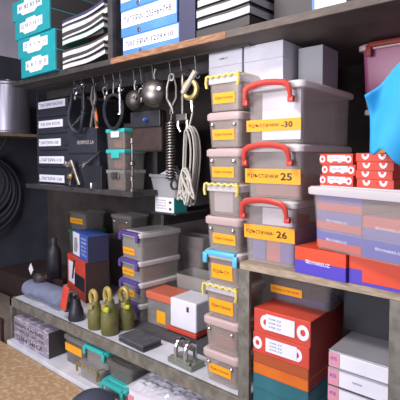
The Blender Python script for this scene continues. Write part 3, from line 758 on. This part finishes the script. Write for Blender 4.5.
# olive shackles
def shackle(label, x, y, h, r, rz, tagcol=None):
    t = thing('lifting_shackle', label, 'shackle', (x, y, .7035), rz, 'olive shackles on the bench')
    MB().lathe([(r*.95, 0), (r, .006), (r, h*.40), (r*.92, h*.46), (r*.62, h*.60), (r*.5, h*.7)], 20).build('base', 'olive', t, smooth=True)
    zc_ = h*.78; rr = r*.72
    MB().tube([(-.012+rr*.8*math.cos(a), -.004, zc_+rr*1.15*math.sin(a)) for a in [2*math.pi*k/22 for k in range(22)]], .0125, 8, closed=True).build('eye', 'goldring', t, smooth=True)
    MB().tube([(-.01, .0, h*.5), (-.03, 0, h*.62), (-.012-rr*.8, 0, zc_)], [.018, .015, .012], 8).build('neck', 'olive', t, smooth=True)
    MB().box(-r*.2, r*.5, -r*1.0, -r*.6, h*.52, h*.64, .004).build('bolt', 'goldring', t)
    if tagcol: MB().box(r*.1, r*1.0, -r*.95, -r*.55, h*.50, h*.60, .006, (0, 0, R(12))).build('band', tagcol, t)
    return t
shackle('olive green shackle with gold eye, left of the three', -.975, .045, .205, .041, 0)
shackle('olive green shackle with gold eye, front one beside the dark tray', -.862, .050, .245, .045, -8, 'lime')
shackle('olive green shackle with lime band, behind the other two', -.850, .150, .225, .041, 15, 'lime')
# dark tray
t = thing('dark_tray', 'flat dark grey case lying on the bench edge', 'case', (-.655, .065, .7035), -3)
MB().box(-.095, .095, -.052, .062, 0, .014, .003).build('case_base', 'cover', t)
MB().box(-.095, .095, -.052, .062, .015, .030, .004).build('case_lid', 'dark_grey', t)
# U-bolt clamp
t = thing('bolt_clamp', 'zinc plate clamp with two U bolts on the bench edge', 'clamp', (-.345, .06, .7005), -4)
MB().box(-.075, .075, -.040, .045, 0, .022, .004).build('base_plate', 'zinc', t)
MB().box(-.06, .06, -.038, -.022, .022, .034, .003).build('bracket', 'zinc', t)
for x in (-.028, .030):
    pts = [(x, -.030, .01), (x, -.030, .07)]+[(x, .030*-math.cos(a), .07+.032*math.sin(a)) for a in [math.pi*k/8 for k in range(1, 8)]]+[(x, .030, .07), (x, .030, .01)]
    MB().tube(pts, .0095, 8).build('u_bolt', 'chrome', t, smooth=True)
# purple clipped tubs
pz = [.7045, .805, .922, 1.040, 1.195]
for k in range(4):
    h = pz[k+1]-pz[k]-.0005
    tub('purple_clip_tub', ('lowest', 'second', 'third', 'topmost')[k] + ' clear tub with purple clip of the stack on the bench', -.940+.004*(k % 2), .245, pz[k], .205, .30, h, rz=-6, style='bracket', handle='purpleplastic', body='body_grey',
        lid='lid', lab=(-.075, .035, .022, .058), txt='Кръстачки', taper=.95, tcol='ink_red', lidh=.03)
for k, m in enumerate(('iron', 'iron', 'browncard', 'taupe')):
    tag(MB().box(-.985, -.87, .30, .50, pz[k]+.008, pz[k]+.06, .01).build('parts_bundle', m), 'bundle of parts inside the ' + ('lowest', 'second', 'third', 'topmost')[k] + ' purple clipped tub', 'parts')
# orange and white tool case
t = thing('tool_case', 'clear tool case with salmon lid and white wrapped end', 'case', (-.645, .34, .7045), 0)
MB().box(-.175, .175, -.068, .07, 0, .135, .004).build('case_body', 'body_grey', t)
MB().box(-.182, .03, -.075, .078, .136, .176, .006).build('case_lid', 'salmonplastic', t)
m = MB(); m.box(.010, .186, -.080, .083, .032, .182, .008); m.build('white_wrap', 'white', t)
MB().box(-.02, .186, -.080, .083, .006, .028, .004).build('base_strip', 'redcard', t)
plate(t, 'label', 'label', -.10, -.035, .020, .085, -.0685)
MB().box(.125, .140, -.0815, -.080, .13, .155).build('slot', 'cover', t)
# open tray bins behind
tub('clear_bin', 'low clear bin under the open tray behind the tool case', -.66, .44, .7045, .24, .20, .12, style=None, lid='body_grey', body='body_grey')
tub('open_tray', 'clear open tray behind the salmon lidded case', -.655, .43, .825, .245, .17, .148, style=None, lid=None, body='body_grey', taper=.93)
tub('tall_clear_bin', 'tall brownish clear bin standing behind the open tray', -.83, .63, .7045, .20, .13, .44, style=None, lid=None, body='body', taper=.93)
tag(MB().box(-.89, -.77, .65, .73, .72, 1.04, .01).build('parts_block', 'taupe'), 'taupe block of parts inside the tall clear bin', 'parts')

# ------------------------------------------------------------------ under the bench
t = thing('printed_carton', 'grey printed carton with dark lettering under the left bench end', 'box', (-1.545, .13, .4405))
MB().box(-.205, .205, -.15, .15, 0, .155, .004).build('carton_body', 'prints', t)
MB().box(.2052, .2068, -.148, .148, .003, .152).build('end_panel', 'cover', t)
text('ВНИМАНИЕ', t, -.02, -.151, .115, .34, .022, 'ink'); text('СЕРВИЗ ЧАСТИ', t, -.02, -.151, .08, .34, .018, 'ink'); text('ШН ЖМ', t, -.02, -.151, .035, .30, .026, 'ink')
tub('low_tub', 'low dim tub with orange label under the bench', -1.17, .03, .4405, .20, .26, .16, style=None, body='body_dim', lid='body_grey', lab=(-.085, .075, .065, .110), taper=.95)
tub('low_tub', 'clear tub with dull yellow edge under the bench, before the turquoise lids', -.955, -.02, .4405, .20, .2, .085, style='wavy', handle='brass', body='body_grey', lid='body_grey', taper=.95)
tub('low_tub', 'turquoise lidded tub under the bench, upper one', -.925, .0, .5265, .20, .20, .10, style='bracket', handle='tealplastic', body='body_grey', lid='tealplastic', taper=.95)
tub('low_tub', 'turquoise lidded tub under the bench, right front one', -.735, -.035, .4405, .19, .2, .07, style='bracket', handle='tealplastic', body='body_grey', lid='tealplastic', taper=.95)
tub('low_tub', 'smoky tub deep under the bench beside the wrapped parcel', -.735, .0, .5115, .19, .2, .085, style=None, body='body_dim', lid='body_dim', taper=.95)
t = thing('wrapped_parcel', 'parcel wrapped in shiny clear film under the bench', 'parcel', (-.44, .135, .4405), 4)
MB().box(-.185, .185, -.16, .16, 0, .105, .008).build('carton_body', 'white', t)
rings = []
m = MB(); nx, ny = 26, 20; g = []
for i in range(nx+1):
    row = []
    for j in range(ny+1):
        u, v = i/nx, j/ny
        e = min(1, min(u, 1-u)*10)*min(1, min(v, 1-v)*10)
        zz = .108+e*(.010+.012*random.random())
        row.append(m.bm.verts.new((-.192+.384*u, -.168+.336*v, zz)))
    g.append(row)
for i in range(nx):
    for j in range(ny): m.bm.faces.new((g[i][j], g[i+1][j], g[i+1][j+1], g[i][j+1]))
fo = m.build('film', 'foil', t, smooth=False); sm = fo.modifiers.new('thick', 'SOLIDIFY'); sm.thickness = .002
MB().box(-.187, -.15, -.162, -.16, .02, .07).build('red_print', 'pinkcard', t)
tag(MB().box(-.21, -.03, .01, .3, .4405, .56, .03).build('plastic_bundle', 'foil'), 'pale crinkled plastic bundle under the bench by the steel post', 'bundle')

# ------------------------------------------------------------------ foreground board, stool bundle, left corner
t = thing('low_table', 'brown chipboard topped low table before the bench', 'table', (-1.05, -.53, 0))
MB().box(-.82, .95, -.45, .475, .395, .418, .004).build('table_top', 'osb', t)
for x in (-.76, .89):
    for y in (-.40, .42): MB().box(x-.025, x+.025, y-.025, y+.025, 0, .395, .003).build('leg', 'wood', t)
t = thing('dark_cushion', 'dark grey rounded cushion at the bottom edge on the chipboard table', 'cushion', (-.715, -.162, .4185), 15)
MB().lathe([(.07, 0), (.098, .018), (.106, .045), (.098, .075), (.07, .098), (.03, .110), (.006, .112)], 28).build('cushion_body', 'mat_navy' if 'mat_navy' in M else mat('dark slate fabric', '#45475a', .6, noise=.4, col2='#383a4b', scale=14, bump=.15), t, smooth=True)
MB().tube([(.105*math.cos(a), .105*math.sin(a), .046) for a in [2*math.pi*k/32 for k in range(32)]], .004, 6, closed=True).build('seam', 'rubber', t, smooth=True)
t = carton('brown_box', 'dark brown cardboard box left of the bench', -2.70, -2.0, .30, .70, 0, .68, 'brownbox')
t = thing('taupe_bundle', 'taupe covered bale on the floor at the left edge', 'bale', (-2.25, -.02, 0))
MB().box(-.36, .36, -.3, .27, 0, .545, .04).build('bale_body', 'taupe', t, smooth=True)
MB().box(-.365, .365, -.03, .0, -.0, .549, .012).build('band', 'brownbox', t)
# canister on its wall shelf, hose coil
t = thing('wall_shelf', 'small wooden wall shelf carrying the grey canister', 'shelf', (-2.755, .30, 1.76))
MB().box(0, .54, -.24, .24, 0, .022, .003).build('board', 'wood', t)
MB().tube([(.0, 0, -.22), (.30, 0, 0)], .012, 6).build('brace', 'steel_dark', t)
t = thing('metal_canister', 'grey metal canister on a wall shelf at the left edge', 'canister', (-2.43, .30, 1.7825))
MB().lathe([(.155, 0), (.159, .006), (.159, .02), (.153, .026), (.153, .37), (.159, .376), (.159, .39), (.14, .40), (.05, .41)], 36).build('canister_body', 'canister', t, smooth=True)
MB().lathe([(.03, .405), (.03, .425), (.014, .43)], 14).build('knob', 'canister', t, smooth=True)
t = thing('hose_coil', 'black hose coil hanging on the dark left wall', 'hose', (-2.675, .16, 1.40))
for k in range(6):
    r1 = .20+.028*k
    MB().tube([(.008*math.sin(3*a+k)+.012*(k % 2), r1*math.cos(a), r1*.95*math.sin(a)-.02*k) for a in [2*math.pi*j/44 for j in range(44)]], .012, 8, closed=True).build('hose_loop', 'rubber', t, smooth=True)
MB().tube([(-.074, 0, .19), (.03, 0, .19), (.04, 0, .23)], .010, 8).build('wall_hook', 'iron', t)

# ------------------------------------------------------------------ light
def area(name, loc, target, size, power, col, sy=None):
    l = bpy.data.lights.new(name, 'AREA'); l.energy = power; l.color = col; l.size = size
    if sy: l.shape = 'RECTANGLE'; l.size_y = sy
    o = bpy.data.objects.new(name, l); C.objects.link(o); o.location = loc
    o.rotation_euler = (Vector(target)-Vector(loc)).to_track_quat('-Z', 'Y').to_euler()
    return o
area('ceiling_light', (-.45, -1.15, 3.02), (-.2, .1, 1.3), .9, 47, (1, .95, .92), .35)
area('front_fill', (-.6, -2.55, 1.8), (-.9, .2, 1.4), 1.6, 66, (.96, .95, 1), 1.1)  # added fill from the open room side to brighten the shelves, no real window
w = bpy.data.worlds.new('World'); bpy.context.scene.world = w; w.use_nodes = True
w.node_tree.nodes['Background'].inputs[0].default_value = (.62, .60, .78, 1)
w.node_tree.nodes['Background'].inputs[1].default_value = 1.0

# ------------------------------------------------------------------ camera
sc = bpy.context.scene
cam = bpy.data.cameras.new('camera'); co = bpy.data.objects.new('camera', cam); C.objects.link(co)
F = 430.0; pitch = R(2.5)
cam.sensor_width = 36; cam.lens = 36*F/400
th = math.atan(504/(F/math.cos(pitch)))
fw = Vector((-math.cos(th)*math.cos(pitch), math.sin(th)*math.cos(pitch), -math.sin(pitch)))
co.location = (.9, -1.3, 1.6); co.rotation_euler = fw.to_track_quat('-Z', 'Y').to_euler()
cam.shift_y = -(200-(158+F*math.tan(pitch)))/400
cam.clip_start = .02
sc.camera = co
sc.view_settings.view_transform = 'Standard'; sc.view_settings.look = 'None'
sc.view_settings.gamma = 1; sc.view_settings.use_curve_mapping = False
sc.view_settings.exposure = -.06
